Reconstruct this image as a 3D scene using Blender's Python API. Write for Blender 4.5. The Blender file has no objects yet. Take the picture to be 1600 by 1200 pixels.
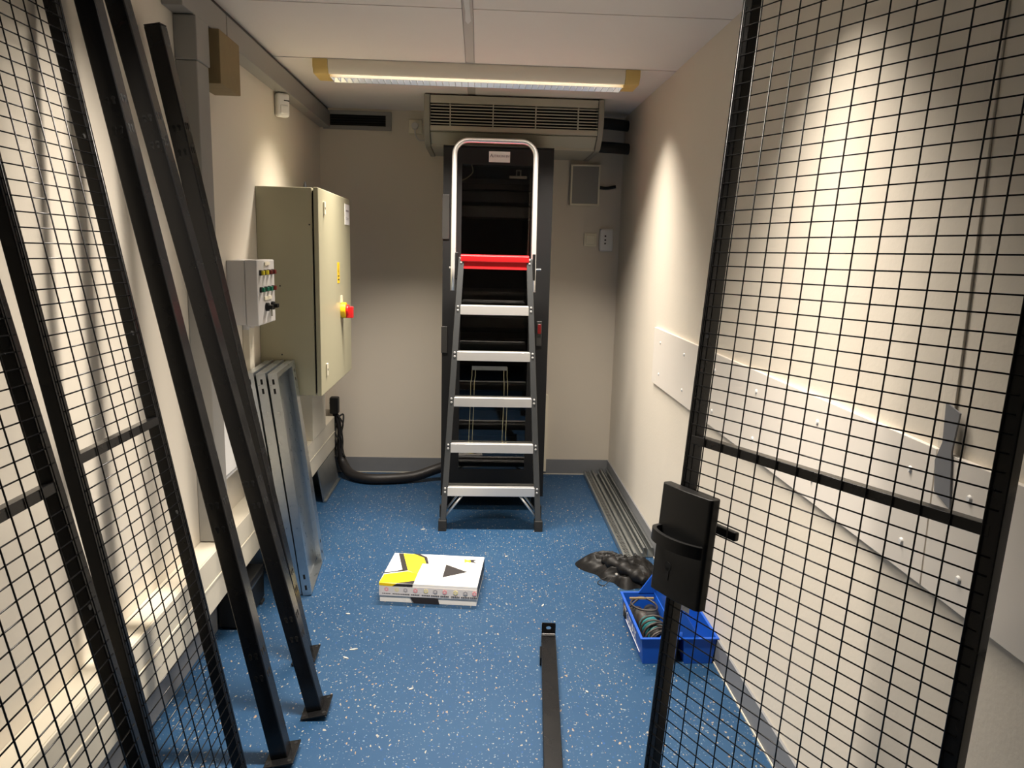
import bpy, bmesh, math, random
from mathutils import Matrix, Vector, noise
random.seed(7)
SC = bpy.context.scene
C = SC.collection

# ------------------------------------------------------------------ camera, world, exposure
cam = bpy.data.cameras.new('camera')
cam.sensor_width = 36.0
cam.lens = 1160.0 / 1600.0 * 36.0
cam.clip_start = 0.02
camo = bpy.data.objects.new('camera', cam)
C.objects.link(camo)

def _rx(a): return Matrix(((1, 0, 0), (0, math.cos(a), -math.sin(a)), (0, math.sin(a), math.cos(a))))
def _ry(a): return Matrix(((math.cos(a), 0, math.sin(a)), (0, 1, 0), (-math.sin(a), 0, math.cos(a))))
def _rz(a): return Matrix(((math.cos(a), -math.sin(a), 0), (math.sin(a), math.cos(a), 0), (0, 0, 1)))
_R = _rz(0.02542913) @ _rx(0.17579728) @ _ry(-0.04790272) @ Matrix(((1, 0, 0), (0, 0, -1), (0, 1, 0)))
_m = Matrix((_R[0], -Vector(_R[1]), -Vector(_R[2]))).transposed().to_4x4()
_m.translation = (0, 0, 1.5)
camo.matrix_world = _m
SC.camera = camo

world = bpy.data.worlds.new('world')
SC.world = world
world.use_nodes = True
world.node_tree.nodes['Background'].inputs[0].default_value = (0.9, 0.92, 1.0, 1)
world.node_tree.nodes['Background'].inputs[1].default_value = 0.0
SC.view_settings.view_transform = 'Standard'
SC.view_settings.look = 'None'
SC.view_settings.gamma = 1.0
SC.view_settings.use_curve_mapping = False
SC.view_settings.exposure = -0.55

LAMP_W = 65.0            # watts of one ceiling tube lamp
LAMP_COL = (1.0, 0.905, 0.79)
LAMP_SPREAD = math.radians(101)

# ------------------------------------------------------------------ helpers
LW, RW, BW, FW, CE = -1.015, 0.914, 4.92, -1.5, 2.36

class MB:
    def __init__(s): s.v = []; s.f = []
    def add(s, vs, fs):
        n = len(s.v); s.v += [tuple(p) for p in vs]; s.f += [tuple(i + n for i in f) for f in fs]; return s
    def box(s, x0, x1, y0, y1, z0, z1):
        return s.add([(x0, y0, z0), (x1, y0, z0), (x1, y1, z0), (x0, y1, z0), (x0, y0, z1), (x1, y0, z1), (x1, y1, z1), (x0, y1, z1)],
                     [(0, 3, 2, 1), (4, 5, 6, 7), (0, 1, 5, 4), (1, 2, 6, 5), (2, 3, 7, 6), (3, 0, 4, 7)])
    def prism(s, poly, a, b, ax='z'):
        n = len(poly)
        def P(p, h):
            return {'z': (p[0], p[1], h), 'y': (p[0], h, p[1]), 'x': (h, p[0], p[1])}[ax]
        vs = [P(p, a) for p in poly] + [P(p, b) for p in poly]
        fs = [tuple(range(n))[::-1], tuple(range(n, 2 * n))] + [(i, (i + 1) % n, n + (i + 1) % n, n + i) for i in range(n)]
        return s.add(vs, fs)
    def cyl(s, p0, p1, r, n=14, r1=None):
        p0, p1 = Vector(p0), Vector(p1); d = (p1 - p0).normalized()
        a = d.orthogonal().normalized(); b = d.cross(a); r1 = r if r1 is None else r1
        vs = [p0 + (a * math.cos(t) + b * math.sin(t)) * r for t in [2 * math.pi * i / n for i in range(n)]]
        vs += [p1 + (a * math.cos(t) + b * math.sin(t)) * r1 for t in [2 * math.pi * i / n for i in range(n)]]
        return s.add(vs, [tuple(range(n))[::-1], tuple(range(n, 2 * n))] + [(i, (i + 1) % n, n + (i + 1) % n, n + i) for i in range(n)])
    def tube(s, pts, r, n=10, closed=False):
        pts = [Vector(p) for p in pts]; m = len(pts); rings = []; prev = None
        for i, p in enumerate(pts):
            if closed: t = pts[(i + 1) % m] - pts[i - 1]
            else: t = pts[min(i + 1, m - 1)] - pts[max(i - 1, 0)]
            t.normalize()
            a = t.orthogonal().normalized() if prev is None else (prev - t * prev.dot(t)).normalized()
            prev = a; b = t.cross(a)
            rr = r[i] if isinstance(r, (list, tuple)) else r
            rings.append([p + (a * math.cos(2 * math.pi * k / n) + b * math.sin(2 * math.pi * k / n)) * rr for k in range(n)])
        vs = [q for ring in rings for q in ring]; fs = []
        for i in range(m if closed else m - 1):
            j = (i + 1) % m
            for k in range(n): fs.append((i * n + k, i * n + (k + 1) % n, j * n + (k + 1) % n, j * n + k))
        if not closed: fs += [tuple(range(n))[::-1], tuple(range((m - 1) * n, m * n))]
        return s.add(vs, fs)
    def xf(s, M):
        s.v = [tuple(M @ Vector(p)) for p in s.v]; return s

def smoothpts(pts, k=8):
    pts = [Vector(p) for p in pts]; out = []
    for i in range(len(pts) - 1):
        p0 = pts[max(i - 1, 0)]; p1 = pts[i]; p2 = pts[i + 1]; p3 = pts[min(i + 2, len(pts) - 1)]
        for j in range(k):
            t = j / k
            out.append(0.5 * ((2 * p1) + (p2 - p0) * t + (2 * p0 - 5 * p1 + 4 * p2 - p3) * t * t + (3 * p1 - p0 - 3 * p2 + p3) * t ** 3))
    out.append(pts[-1]); return out

def mesh(name, mb):
    me = bpy.data.meshes.new(name); me.from_pydata(mb.v, [], mb.f)
    bm = bmesh.new(); bm.from_mesh(me); bmesh.ops.recalc_face_normals(bm, faces=bm.faces); bm.to_mesh(me); bm.free()
    return me

def obj(name, mb, mat, parent=None, bevel=0, smooth=False, seg=2):
    me = mb if isinstance(mb, bpy.types.Mesh) else mesh(name, mb)
    if mat is not None and len(me.materials) == 0: me.materials.append(mat)
    o = bpy.data.objects.new(name, me); C.objects.link(o)
    if parent is not None: o.parent = parent
    if smooth:
        for p in me.polygons: p.use_smooth = True
    if bevel:
        m = o.modifiers.new('bevel', 'BEVEL'); m.width = bevel; m.segments = seg; m.limit_method = 'ANGLE'; m.angle_limit = math.radians(40)
        if not smooth:
            for p in me.polygons: p.use_smooth = True
            w = o.modifiers.new('wn', 'WEIGHTED_NORMAL'); w.keep_sharp = False
    return o

def tag(o, label, cat, group=None):
    o['label'] = label; o['category'] = cat
    if group: o['group'] = group
    return o
def thing(name, label, cat, loc=(0, 0, 0), rotz=0, group=None, M=None):
    o = bpy.data.objects.new(name, None); o.empty_display_size = 0.05; C.objects.link(o)
    if M is not None: o.matrix_world = M
    else: o.location = loc; o.rotation_euler = (0, 0, rotz)
    return tag(o, label, cat, group)
def struct(name, mb, mat, parent=None, **k):
    o = obj(name, mb, mat, parent, **k); o['kind'] = 'structure'; return o
def basis(origin, x, y, z):
    M = Matrix((Vector(x), Vector(y), Vector(z))).transposed().to_4x4(); M.translation = Vector(origin); return M

# ------------------------------------------------------------------ materials
def newmat(name):
    m = bpy.data.materials.new(name); m.use_nodes = True
    return m, m.node_tree.nodes, m.node_tree.links, m.node_tree.nodes['Principled BSDF']

def mat(name, col, rough=0.5, metal=0.0, noise_amt=0.0, noise_scale=20.0, bump=0.0, bump_scale=200.0, spec=0.5, rough_var=0.0, stretch=None):
    m, N, L, B = newmat(name)
    B.inputs['Base Color'].default_value = (*col, 1); B.inputs['Roughness'].default_value = rough
    B.inputs['Metallic'].default_value = metal; B.inputs['Specular IOR Level'].default_value = spec
    tc = N.new('ShaderNodeTexCoord'); src = tc.outputs['Object']
    if stretch:
        mp = N.new('ShaderNodeMapping'); mp.inputs['Scale'].default_value = stretch; L.new(src, mp.inputs[0]); src = mp.outputs[0]
    if noise_amt or rough_var:
        nz = N.new('ShaderNodeTexNoise'); nz.inputs['Scale'].default_value = noise_scale; nz.inputs['Detail'].default_value = 5
        L.new(src, nz.inputs['Vector'])
        if noise_amt:
            mx = N.new('ShaderNodeMix'); mx.data_type = 'RGBA'
            mx.inputs[6].default_value = (*[c * (1 - noise_amt) for c in col], 1); mx.inputs[7].default_value = (*[min(1, c * (1 + noise_amt)) for c in col], 1)
            L.new(nz.outputs['Fac'], mx.inputs[0]); L.new(mx.outputs[2], B.inputs['Base Color'])
        if rough_var:
            mr = N.new('ShaderNodeMapRange'); mr.inputs[3].default_value = rough - rough_var; mr.inputs[4].default_value = rough + rough_var
            L.new(nz.outputs['Fac'], mr.inputs[0]); L.new(mr.outputs[0], B.inputs['Roughness'])
    if bump:
        n2 = N.new('ShaderNodeTexNoise'); n2.inputs['Scale'].default_value = bump_scale; n2.inputs['Detail'].default_value = 3
        L.new(src, n2.inputs['Vector'])
        b = N.new('ShaderNodeBump'); b.inputs['Strength'].default_value = bump; b.inputs['Distance'].default_value = 0.002
        L.new(n2.outputs['Fac'], b.inputs['Height']); L.new(b.outputs['Normal'], B.inputs['Normal'])
    return m

M_wall = mat('wall_paint', (0.74, 0.68, 0.58), 0.6, noise_amt=0.03, noise_scale=3, bump=0.22, bump_scale=90)
M_wallb = mat('wall_paint_back', (0.70, 0.63, 0.53), 0.6, noise_amt=0.03, noise_scale=2, bump=0.12, bump_scale=90)
M_wallf = mat('wall_front_bounce_tone', (0.42, 0.38, 0.33), 0.6)  # unseen front wall, tone chosen for bounced light and the glass reflection
M_ceil = mat('ceiling_board', (0.85, 0.79, 0.74), 0.7, noise_amt=0.02, noise_scale=4)
M_strip = mat('ceiling_strip', (0.62, 0.58, 0.54), 0.45)
M_base = mat('grey_skirting', (0.20, 0.205, 0.215), 0.45, noise_amt=0.05)
M_board = mat('white_board', (0.80, 0.75, 0.68), 0.4, noise_amt=0.02, noise_scale=3)
M_black = mat('black_powder_coat', (0.0065, 0.0065, 0.007), 0.27, rough_var=0.05, noise_scale=6, spec=0.32)
M_blackp = mat('black_plastic', (0.007, 0.007, 0.007), 0.40, spec=0.26)
M_rubber = mat('black_rubber', (0.012, 0.012, 0.012), 0.7)
M_hose = mat('black_sleeve', (0.012, 0.010, 0.010), 0.5, bump=0.5, bump_scale=160)
M_hole = mat('hole_dark', (0.002, 0.002, 0.002), 0.9)
M_alu = mat('aluminium', (0.86, 0.85, 0.83), 0.36, 0.75)
M_tube = mat('polished_aluminium', (0.90, 0.90, 0.89), 0.30, 0.75)
M_rail = mat('ladder_anthracite', (0.055, 0.058, 0.06), 0.45)
M_red = mat('red_plastic', (0.62, 0.012, 0.016), 0.38)
M_galv = mat('galvanised_steel', (0.62, 0.65, 0.67), 0.30, 1.0, noise_amt=0.12, noise_scale=40, rough_var=0.08)
M_galvd = mat('galvanised_profile', (0.40, 0.42, 0.42), 0.42, 1.0, noise_amt=0.14, noise_scale=30)
M_cab = mat('beige_enamel', (0.40, 0.375, 0.255), 0.42, noise_amt=0.04, noise_scale=5)
M_ctl = mat('light_grey_plastic', (0.62, 0.60, 0.58), 0.4)
M_trunk = mat('cream_trunking', (0.66, 0.61, 0.50), 0.42, noise_amt=0.03)
M_duct = mat('grey_duct', (0.29, 0.28, 0.26), 0.45)
M_white = mat('white_plastic', (0.82, 0.81, 0.79), 0.35)
M_cream = mat('cream_plastic', (0.82, 0.76, 0.60), 0.4)
M_ac = mat('air_conditioner_beige', (0.42, 0.40, 0.33), 0.45)
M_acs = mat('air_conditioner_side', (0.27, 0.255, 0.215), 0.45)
M_brown = mat('brown_board', (0.25, 0.18, 0.085), 0.7, noise_amt=0.12, noise_scale=30)
M_amber = mat('yellowed_end_cap', (0.66, 0.47, 0.16), 0.45)
M_lampb = mat('lamp_housing', (0.82, 0.75, 0.63), 0.45)
M_mirror = mat('louvre_bright_aluminium', (0.86, 0.86, 0.86), 0.22, 0.6)
M_rack = mat('rack_charcoal', (0.012, 0.012, 0.0125), 0.5, rough_var=0.05, spec=0.25)
M_rackin = mat('rack_inside', (0.006, 0.006, 0.0065), 0.5)
M_rackm = mat('rack_module', (0.03, 0.029, 0.027), 0.45)
M_blue = mat('blue_plastic', (0.006, 0.075, 0.42), 0.38)
M_cloth = mat('black_cloth', (0.0065, 0.006, 0.0058), 0.5, bump=0.15, bump_scale=300, spec=0.3)
M_teal = mat('teal_plastic', (0.02, 0.16, 0.17), 0.45)
M_cord = mat('dark_cord', (0.035, 0.028, 0.024), 0.5)
M_carton = mat('white_carton', (0.83, 0.81, 0.77), 0.5)
M_pyel = mat('print_yellow', (0.90, 0.78, 0.02), 0.5)
M_pyel2 = mat('print_dark_yellow', (0.80, 0.55, 0.0), 0.5)
M_pblk = mat('print_black', (0.022, 0.018, 0.018), 0.5)
M_pgry = mat('print_grey', (0.36, 0.34, 0.35), 0.5)
M_ppnk = mat('print_pink', (0.75, 0.32, 0.33), 0.5)
M_ptan = mat('print_pale_yellow', (0.72, 0.64, 0.33), 0.5)
M_tape = mat('clear_tape', (0.66, 0.63, 0.62), 0.22)
M_paper = mat('paper', (0.85, 0.84, 0.83), 0.55)
M_ink = mat('ink', (0.16, 0.13, 0.17), 0.6)
M_yel = mat('sign_yellow', (0.85, 0.55, 0.01), 0.4)
M_dred = mat('dark_red_lens', (0.16, 0.012, 0.012), 0.25)
M_green = mat('green_lens', (0.012, 0.17, 0.10), 0.25)
M_lyel = mat('yellow_lens', (0.75, 0.62, 0.03), 0.3)
M_gtape = mat('grey_tape', (0.20, 0.205, 0.22), 0.35, noise_amt=0.08, noise_scale=8)
M_chrome = mat('steel', (0.65, 0.65, 0.64), 0.25, 1.0)
M_wire = mat('yellow_cord', (0.62, 0.58, 0.36), 0.5)
M_scrap = mat('pale_scrap', (0.55, 0.50, 0.43), 0.6)

def glass_mat():
    m, N, L, B = newmat('tinted_glass')
    B.inputs['Base Color'].default_value = (0.42, 0.40, 0.38, 1); B.inputs['Roughness'].default_value = 0.01
    B.inputs['Transmission Weight'].default_value = 1.0; B.inputs['IOR'].default_value = 1.5
    return m
M_glass = glass_mat()

def emit_mat(name, col, st):
    m, N, L, B = newmat(name)
    B.inputs['Base Color'].default_value = (*col, 1); B.inputs['Emission Color'].default_value = (*col, 1); B.inputs['Emission Strength'].default_value = st
    return m
M_tubeglow = emit_mat('fluorescent_tube', (1.0, 0.94, 0.86), 7.5)

def floor_mat():
    m, N, L, B = newmat('blue_chip_vinyl')
    tc = N.new('ShaderNodeTexCoord')
    base = N.new('ShaderNodeTexNoise'); base.inputs['Scale'].default_value = 2.2; base.inputs['Detail'].default_value = 6; base.inputs['Roughness'].default_value = 0.65
    L.new(tc.outputs['Object'], base.inputs['Vector'])
    mx = N.new('ShaderNodeMix'); mx.data_type = 'RGBA'
    mx.inputs[6].default_value = (0.0085, 0.042, 0.108, 1); mx.inputs[7].default_value = (0.023, 0.067, 0.132, 1)
    L.new(base.outputs['Fac'], mx.inputs[0]); cur = mx.outputs[2]
    nz = N.new('ShaderNodeTexNoise'); nz.inputs['Scale'].default_value = 60; L.new(tc.outputs['Object'], nz.inputs['Vector'])
    mixv = N.new('ShaderNodeMix'); mixv.data_type = 'RGBA'; mixv.blend_type = 'LINEAR_LIGHT'; mixv.inputs[0].default_value = 0.010
    L.new(tc.outputs['Object'], mixv.inputs[6]); L.new(nz.outputs['Color'], mixv.inputs[7])
    for scale, thr, keep, cols, seed, st in ((62, 0.21, 0.34, ((0.27, 0.27, 0.245), (0.25, 0.17, 0.11)), 0.0, (1.15, 0.62, 1)),
                                             (120, 0.23, 0.38, ((0.10, 0.17, 0.25), (0.23, 0.25, 0.26)), 3.7, (0.75, 1.0, 1)),
                                             (70, 0.20, 0.22, ((0.012, 0.05, 0.16), (0.02, 0.08, 0.22)), 9.1, (1, 0.8, 1))):
        mp = N.new('ShaderNodeMapping'); mp.inputs['Location'].default_value = (seed, seed * 0.7, 0); mp.inputs['Scale'].default_value = st
        L.new(mixv.outputs[2], mp.inputs[0])
        vo = N.new('ShaderNodeTexVoronoi'); vo.voronoi_dimensions = '2D'; vo.inputs['Scale'].default_value = scale; L.new(mp.outputs[0], vo.inputs['Vector'])
        sep = N.new('ShaderNodeSeparateColor'); L.new(vo.outputs['Color'], sep.inputs[0])
        sz = N.new('ShaderNodeMath'); sz.operation = 'MULTIPLY'; L.new(sep.outputs[2], sz.inputs[0]); sz.inputs[1].default_value = thr
        lt = N.new('ShaderNodeMath'); lt.operation = 'LESS_THAN'; L.new(vo.outputs['Distance'], lt.inputs[0]); L.new(sz.outputs[0], lt.inputs[1])
        kp = N.new('ShaderNodeMath'); kp.operation = 'LESS_THAN'; L.new(sep.outputs[0], kp.inputs[0]); kp.inputs[1].default_value = keep
        fac = N.new('ShaderNodeMath'); fac.operation = 'MULTIPLY'; L.new(lt.outputs[0], fac.inputs[0]); L.new(kp.outputs[0], fac.inputs[1])
        cm = N.new('ShaderNodeMix'); cm.data_type = 'RGBA'; cm.inputs[6].default_value = (*cols[0], 1); cm.inputs[7].default_value = (*cols[1], 1)
        L.new(sep.outputs[1], cm.inputs[0])
        mm = N.new('ShaderNodeMix'); mm.data_type = 'RGBA'; L.new(fac.outputs[0], mm.inputs[0]); L.new(cur, mm.inputs[6]); L.new(cm.outputs[2], mm.inputs[7]); cur = mm.outputs[2]
    L.new(cur, B.inputs['Base Color'])
    rr = N.new('ShaderNodeMapRange'); B.inputs['Specular IOR Level'].default_value = 0.26; rr.inputs[3].default_value = 0.42; rr.inputs[4].default_value = 0.62; L.new(base.outputs['Fac'], rr.inputs[0]); L.new(rr.outputs[0], B.inputs['Roughness'])
    return m
M_floor = floor_mat()

def text(name, s, size, M, m, parent):
    cu = bpy.data.curves.new(name, 'FONT'); cu.body = s; cu.size = size; cu.align_x = 'CENTER'; cu.align_y = 'CENTER'; cu.extrude = 0.0002
    t = bpy.data.objects.new(name, cu); C.objects.link(t)
    bpy.context.view_layer.update()
    me = bpy.data.meshes.new_from_object(t.evaluated_get(bpy.context.evaluated_depsgraph_get()))
    bpy.data.objects.remove(t)
    me.transform(M); me.materials.clear()
    return obj(name, me, m, parent)

# ------------------------------------------------------------------ the room shell
T = 0.1
struct('floor', MB().box(LW - T, RW + T, FW - T, BW + T, -0.1, 0), M_floor)
struct('wall_left', MB().box(LW - T, LW, FW - T, BW + T, 0, CE + T), M_wall)
struct('wall_right', MB().box(RW, RW + T, FW - T, BW + T, 0, CE + T), M_wall)
struct('wall_back', MB().box(LW, RW, BW, BW + T, 0, CE + T), M_wallb)
struct('wall_front', MB().box(LW, RW, FW - T, FW, 0, CE + T), M_wallf)
ceil = struct('ceiling', MB().box(LW, RW, FW, BW, CE + 0.012, CE + T), M_strip)
SX0, SX1 = -0.078, -0.036
for (y0, y1) in ((FW, 0.48), (0.484, 1.678), (1.682, 2.876), (2.884, 3.668), (3.862, BW)):
    obj('ceiling_panel', MB().box(LW, SX0, y0, y1, CE, CE + 0.012), M_ceil, ceil)
    obj('ceiling_panel', MB().box(SX1, RW, y0, y1, CE, CE + 0.012), M_ceil, ceil)
obj('joint_strip', MB().box(SX0 + 0.002, SX1 - 0.002, FW, BW, CE + 0.003, CE + 0.011), M_strip, ceil)
obj('lamp_strip', MB().box(LW, RW, 3.670, 3.860, CE - 0.003, CE + 0.010), M_ceil, ceil)
struct('baseboard_back', MB().box(LW, RW, BW - 0.008, BW, 0.0, 0.105), M_base)
struct('baseboard_right', MB().box(RW - 0.008, RW, FW, BW - 0.008, 0.0, 0.105), M_base)
struct('baseboard_left', MB().box(LW, LW + 0.008, FW, BW - 0.008, 0.0, 0.105), M_base)
struct('trim_1', MB().box(LW + .008, RW - .008, BW - 0.011, BW - 0.008, 0.0, 0.006), M_trunk)
struct('trim_2', MB().box(RW - 0.011, RW - 0.008, FW, BW - .011, 0.0, 0.006), M_trunk)
struct('trim_3', MB().box(RW - 0.005, RW, 1.345, 1.385, 1.142, CE), M_wall, bevel=0.003)
wb = struct('trim_4', MB().box(RW - 0.012, RW, 1.372, 3.75, 0.858, 1.141), M_board, bevel=0.001)
wb2 = struct('trim_5', MB().box(RW - 0.012, RW, -0.9, 1.368, 0.858, 1.141), M_board, bevel=0.001)
sm = None
for parent, ys in ((wb, (3.61, 3.18, 2.75, 2.32, 1.88, 1.45)), (wb2, (1.26, 0.85, 0.4))):
    for y in ys:
        for z in (1.077, 0.92):
            mb = MB().cyl((RW - 0.0115, 0, 0), (RW - 0.016, 0, 0), 0.008, 12, 0.005)
            if sm is None: sm = mesh('screw', mb)
            o = obj('screw', sm, M_white, parent); o.location = (0, y, z)

# ------------------------------------------------------------------ ceiling lamps
def make_lamp(label, y):
    t = thing('ceiling_lamp', label, 'lamp', (-0.02, y, CE), 0, 'fluorescent ceiling lamps')
    hl = 0.765
    prof = [(-0.095, 0.0), (0.095, 0.0), (0.095, -0.035), (0.075, -0.062), (0.055, -0.062), (0.055, -0.012), (-0.055, -0.012), (-0.055, -0.062), (-0.075, -0.062), (-0.095, -0.035)]
    obj('housing', MB().prism([(p[0], p[1]) for p in prof], -hl + 0.07, hl - 0.07, 'x'), M_lampb, t, bevel=0.002)
    full = [(-0.096, 0.0), (0.096, 0.0), (0.096, -0.036), (0.074, -0.066), (-0.074, -0.066), (-0.096, -0.036)]
    for s in (-1, 1):
        a, b = sorted((s * hl, s * (hl - 0.07)))
        obj('end_cap', MB().prism(full, a, b, 'x'), M_amber, t, bevel=0.004)
    obj('fluorescent_tube', MB().cyl((-hl + 0.072, 0, -0.032), (hl - 0.072, 0, -0.032), 0.013, 16), M_tubeglow, t, smooth=True)
    for s in (-1, 1):
        obj('reflector', MB().prism([(s * 0.054, -0.075), (s * 0.050, -0.075), (s * 0.030, -0.050), (s * 0.034, -0.048)], -hl + 0.071, hl - 0.071, 'x'), M_mirror, t)
    lm = mesh('lamella', MB().prism([(-0.052, -0.074), (0.052, -0.074), (0.036, -0.050), (-0.036, -0.050)], -0.0012, 0.0012, 'x'))
    n = 46
    for i in range(n):
        o = obj('lamella', lm, M_mirror, t); o.location = (-hl + 0.074 + i * (2 * hl - 0.148) / (n - 1), 0, 0)
    li = bpy.data.lights.new('lamp_light', 'AREA'); li.shape = 'RECTANGLE'; li.size = 2 * hl - 0.12; li.size_y = 0.10
    li.energy = LAMP_W; li.color = LAMP_COL; li.spread = LAMP_SPREAD
    lo = bpy.data.objects.new('lamp_light', li); C.objects.link(lo); lo.parent = t; lo.location = (0, 0, -0.078)
    return t
make_lamp('long fluorescent ceiling lamp with mirror louvre and yellowed end caps above the ladder', 3.765)
make_lamp('second fluorescent ceiling lamp nearer the doorway, above the upper edge of the view', 1.93)

tag(obj('ceiling_tape', MB().prism([(-0.072, 2.70), (-0.050, 2.70), (-0.049, 2.86), (-0.046, 3.02), (-0.058, 3.06), (-0.068, 3.02), (-0.066, 2.9)], CE - 0.0015, CE + 0.0035), M_white, None), 'short strip of shiny pale tape stuck on the ceiling joint', 'tape')

# ------------------------------------------------------------------ black wire mesh panels
def make_panel(t, u0, u1, top, bottom, bar, wires, rows_up, rows_dn, hole_pos=()):
    """local x along the width, y up from the floor end, z towards the room; the wires lie in z = 0"""
    w, d0, d1 = 0.028, -0.0295, -0.0015
    obj('upright', MB().box(u0, u0 + w, bottom, top, d0, d1), M_black, t, bevel=0.002)
    obj('upright', MB().box(u1 - w, u1, bottom, top, d0, d1), M_black, t, bevel=0.002)
    obj('crossbar', MB().box(u0 + w, u1 - w, top - w, top, d0, d1), M_black, t, bevel=0.002)
    obj('crossbar', MB().box(u0 + w, u1 - w, bottom, bottom + w, d0, d1), M_black, t, bevel=0.002)
    obj('middle_bar', MB().box(u0 + w * 0.55, u1 - w * 0.55, bar - 0.010, bar + 0.010, d0 + 0.001, d1 + 0.0006), M_black, t, bevel=0.0015)
    mb = MB(); r = 0.0016
    for x in wires: mb.cyl((x, bottom + 0.008, 0.0016), (x, top - 0.008, 0.0016), r, 6)
    for y in list(rows_up) + list(rows_dn): mb.cyl((u0 + 0.008, y, -0.0012), (u1 - 0.008, y, -0.0012), r * 0.95, 6)
    o = obj('wire_mesh', mb, M_black, t, smooth=True); o['kind'] = 'stuff'
    for (x, y) in hole_pos:
        obj('bolt_hole', MB().cyl((x, y, d1 - 0.002), (x, y, d1 + 0.0006), 0.0052, 14), M_hole, t)

def frange(a, b, s):
    out = []
    while (a <= b + 1e-9) if s > 0 else (a >= b - 1e-9): out.append(a); a += s
    return out

# leaning panels on the left: y = 0 at the floor end
vB = Vector((0.1767, -0.0055, -0.98425)).normalized(); uB = Vector((0.0155, 0.99988, -0.0028)); uB = (uB - vB * uB.dot(vB)).normalized()
oB = Vector((-0.90797, 1.54049, 1.73024)); fB = 1.758
tB = thing('mesh_panel', 'narrow black wire mesh panel leaning on the left wall beside the leaning posts', 'mesh panel', group='black wire mesh panels',
           M=basis(oB + vB * fB, uB, -vB, uB.cross(-vB)))
wr = [-0.072] + [0.05 * i for i in range(5)] + [0.30]
make_panel(tB, -0.083, 0.317, 2.2, 0.008, fB - 0.672, wr, frange(fB - 0.63, 2.19, 0.03), frange(fB - 0.705, 0.03, -0.03), [(0.272, fB + 0.008), (0.274, fB - 0.906), (0.272, fB - 0.45), (-0.07, fB - 0.32), (-0.07, fB - 1.15)])
vA = Vector((0.2165, -0.022, -0.975)).normalized(); uA = Vector((-0.0378, 0.99864, -0.036)); uA = (uA - vA * uA.dot(vA)).normalized()
oA = Vector((-0.6985, 1.1285, 0.8169)); fA = 0.8169 / -vA.z
tA = thing('mesh_panel', 'black wire mesh panel leaning on the left wall nearest the viewer, cut by the frame', 'mesh panel', group='black wire mesh panels',
           M=basis(oA + vA * fA, uA, -vA, uA.cross(-vA)))
wr = [0.15 - 0.05 * i for i in range(7)] + [0.2]
make_panel(tA, 0.225 - 0.40, 0.225, 2.16, 0.008, fA + 0.254, wr, frange(fA + 0.296, 2.15, 0.03), frange(fA + 0.21, 0.03, -0.03), [(0.19, fA + 0.02), (0.19, fA + 0.70)])
# the gate on the right
uD = Vector((0.46418, -0.88571, 0.00674)); vD = Vector((-0.07471, -0.04673, -0.99611)).normalized(); uD = (uD - vD * uD.dot(vD)).normalized()
oD = Vector((0.54722, 1.62006, 1.54106)); fD = 1.541 / 0.99611
tD = thing('mesh_door', 'black wire mesh gate with lock box and handle leaning on the right wall', 'gate', M=basis(oD + vD * fD, uD, -vD, uD.cross(-vD)))
make_panel(tD, -0.060, 0.625, 2.19, 0.008, fD - 0.455, [0.05 * i for i in range(-1, 13)], frange(fD - 0.42, 2.18, 0.03), frange(fD - 0.495, 0.03, -0.03), [(-0.036, fD - 0.217), (-0.036, fD - 1.16), (0.612, fD - 1.3)])
# lock
ly0, ly1 = fD - 0.822, fD - 0.566
lx = [(-0.088, 0.002), (0.070, 0.002), (0.070, 0.022), (0.062, 0.029), (-0.005, 0.036), (-0.076, 0.034), (-0.088, 0.024)]
lock = obj('lock_box', MB().prism([(p[0], p[1]) for p in lx], ly0, ly1, 'y'), M_blackp, tD, bevel=0.0025, seg=2)
obj('lock_back_box', MB().box(-0.050, 0.036, ly0 + 0.01, ly1 - 0.01, -0.038, -0.024), M_blackp, tD, bevel=0.004)
kx, ky = -0.028, fD - 0.757
mb = MB().cyl((kx, ky + 0.006, 0.033), (kx, ky + 0.006, 0.0368), 0.0105, 16).box(kx - 0.0055, kx + 0.0055, ky - 0.026, ky + 0.004, 0.033, 0.0368)
obj('keyhole', mb, M_hole, lock)
hy = fD - 0.683
path = smoothpts([(-0.070, hy + 0.006, 0.034), (-0.066, hy + 0.005, 0.056), (-0.045, hy + 0.003, 0.068), (-0.01, hy, 0.070), (0.030, hy - 0.002, 0.060), (0.060, hy - 0.003, 0.042), (0.066, hy - 0.003, 0.034)], 7)
mb = MB()
rings = []
for i, p in enumerate(path):
    tt = (path[min(i + 1, len(path) - 1)] - path[max(i - 1, 0)]).normalized(); nn = Vector((0, 1, 0)).cross(tt).normalized()
    rings.append([p + Vector((0, sy * 0.014, 0)) + nn * sn * 0.005 for sy, sn in ((-1, -1), (1, -1), (1, 1), (-1, 1))])
n = len(rings)
mb.add([q for r in rings for q in r], [(i * 4 + k, i * 4 + (k + 1) % 4, (i + 1) * 4 + (k + 1) % 4, (i + 1) * 4 + k) for i in range(n - 1) for k in range(4)] + [(3, 2, 1, 0), (n * 4 - 4, n * 4 - 3, n * 4 - 2, n * 4 - 1)])
obj('pull_handle', mb, M_blackp, lock, bevel=0.003)
ho = obj('lever_handle', MB().cyl((-0.02, hy + 0.022, -0.038), (-0.02, hy + 0.022, -0.075), 0.010).box(-0.032, 0.062, hy + 0.012, hy + 0.034, -0.084, -0.068), M_blackp, tD, bevel=0.004)
obj('hang_tag', MB().prism([(0.0, 0.0), (0.024, 0.0), (0.024, 0.02), (0.012, 0.03), (0.0, 0.02)], 0.003, 0.0045), M_white, tD).location = (0.0, ly0 - 0.026, 0)

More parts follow.
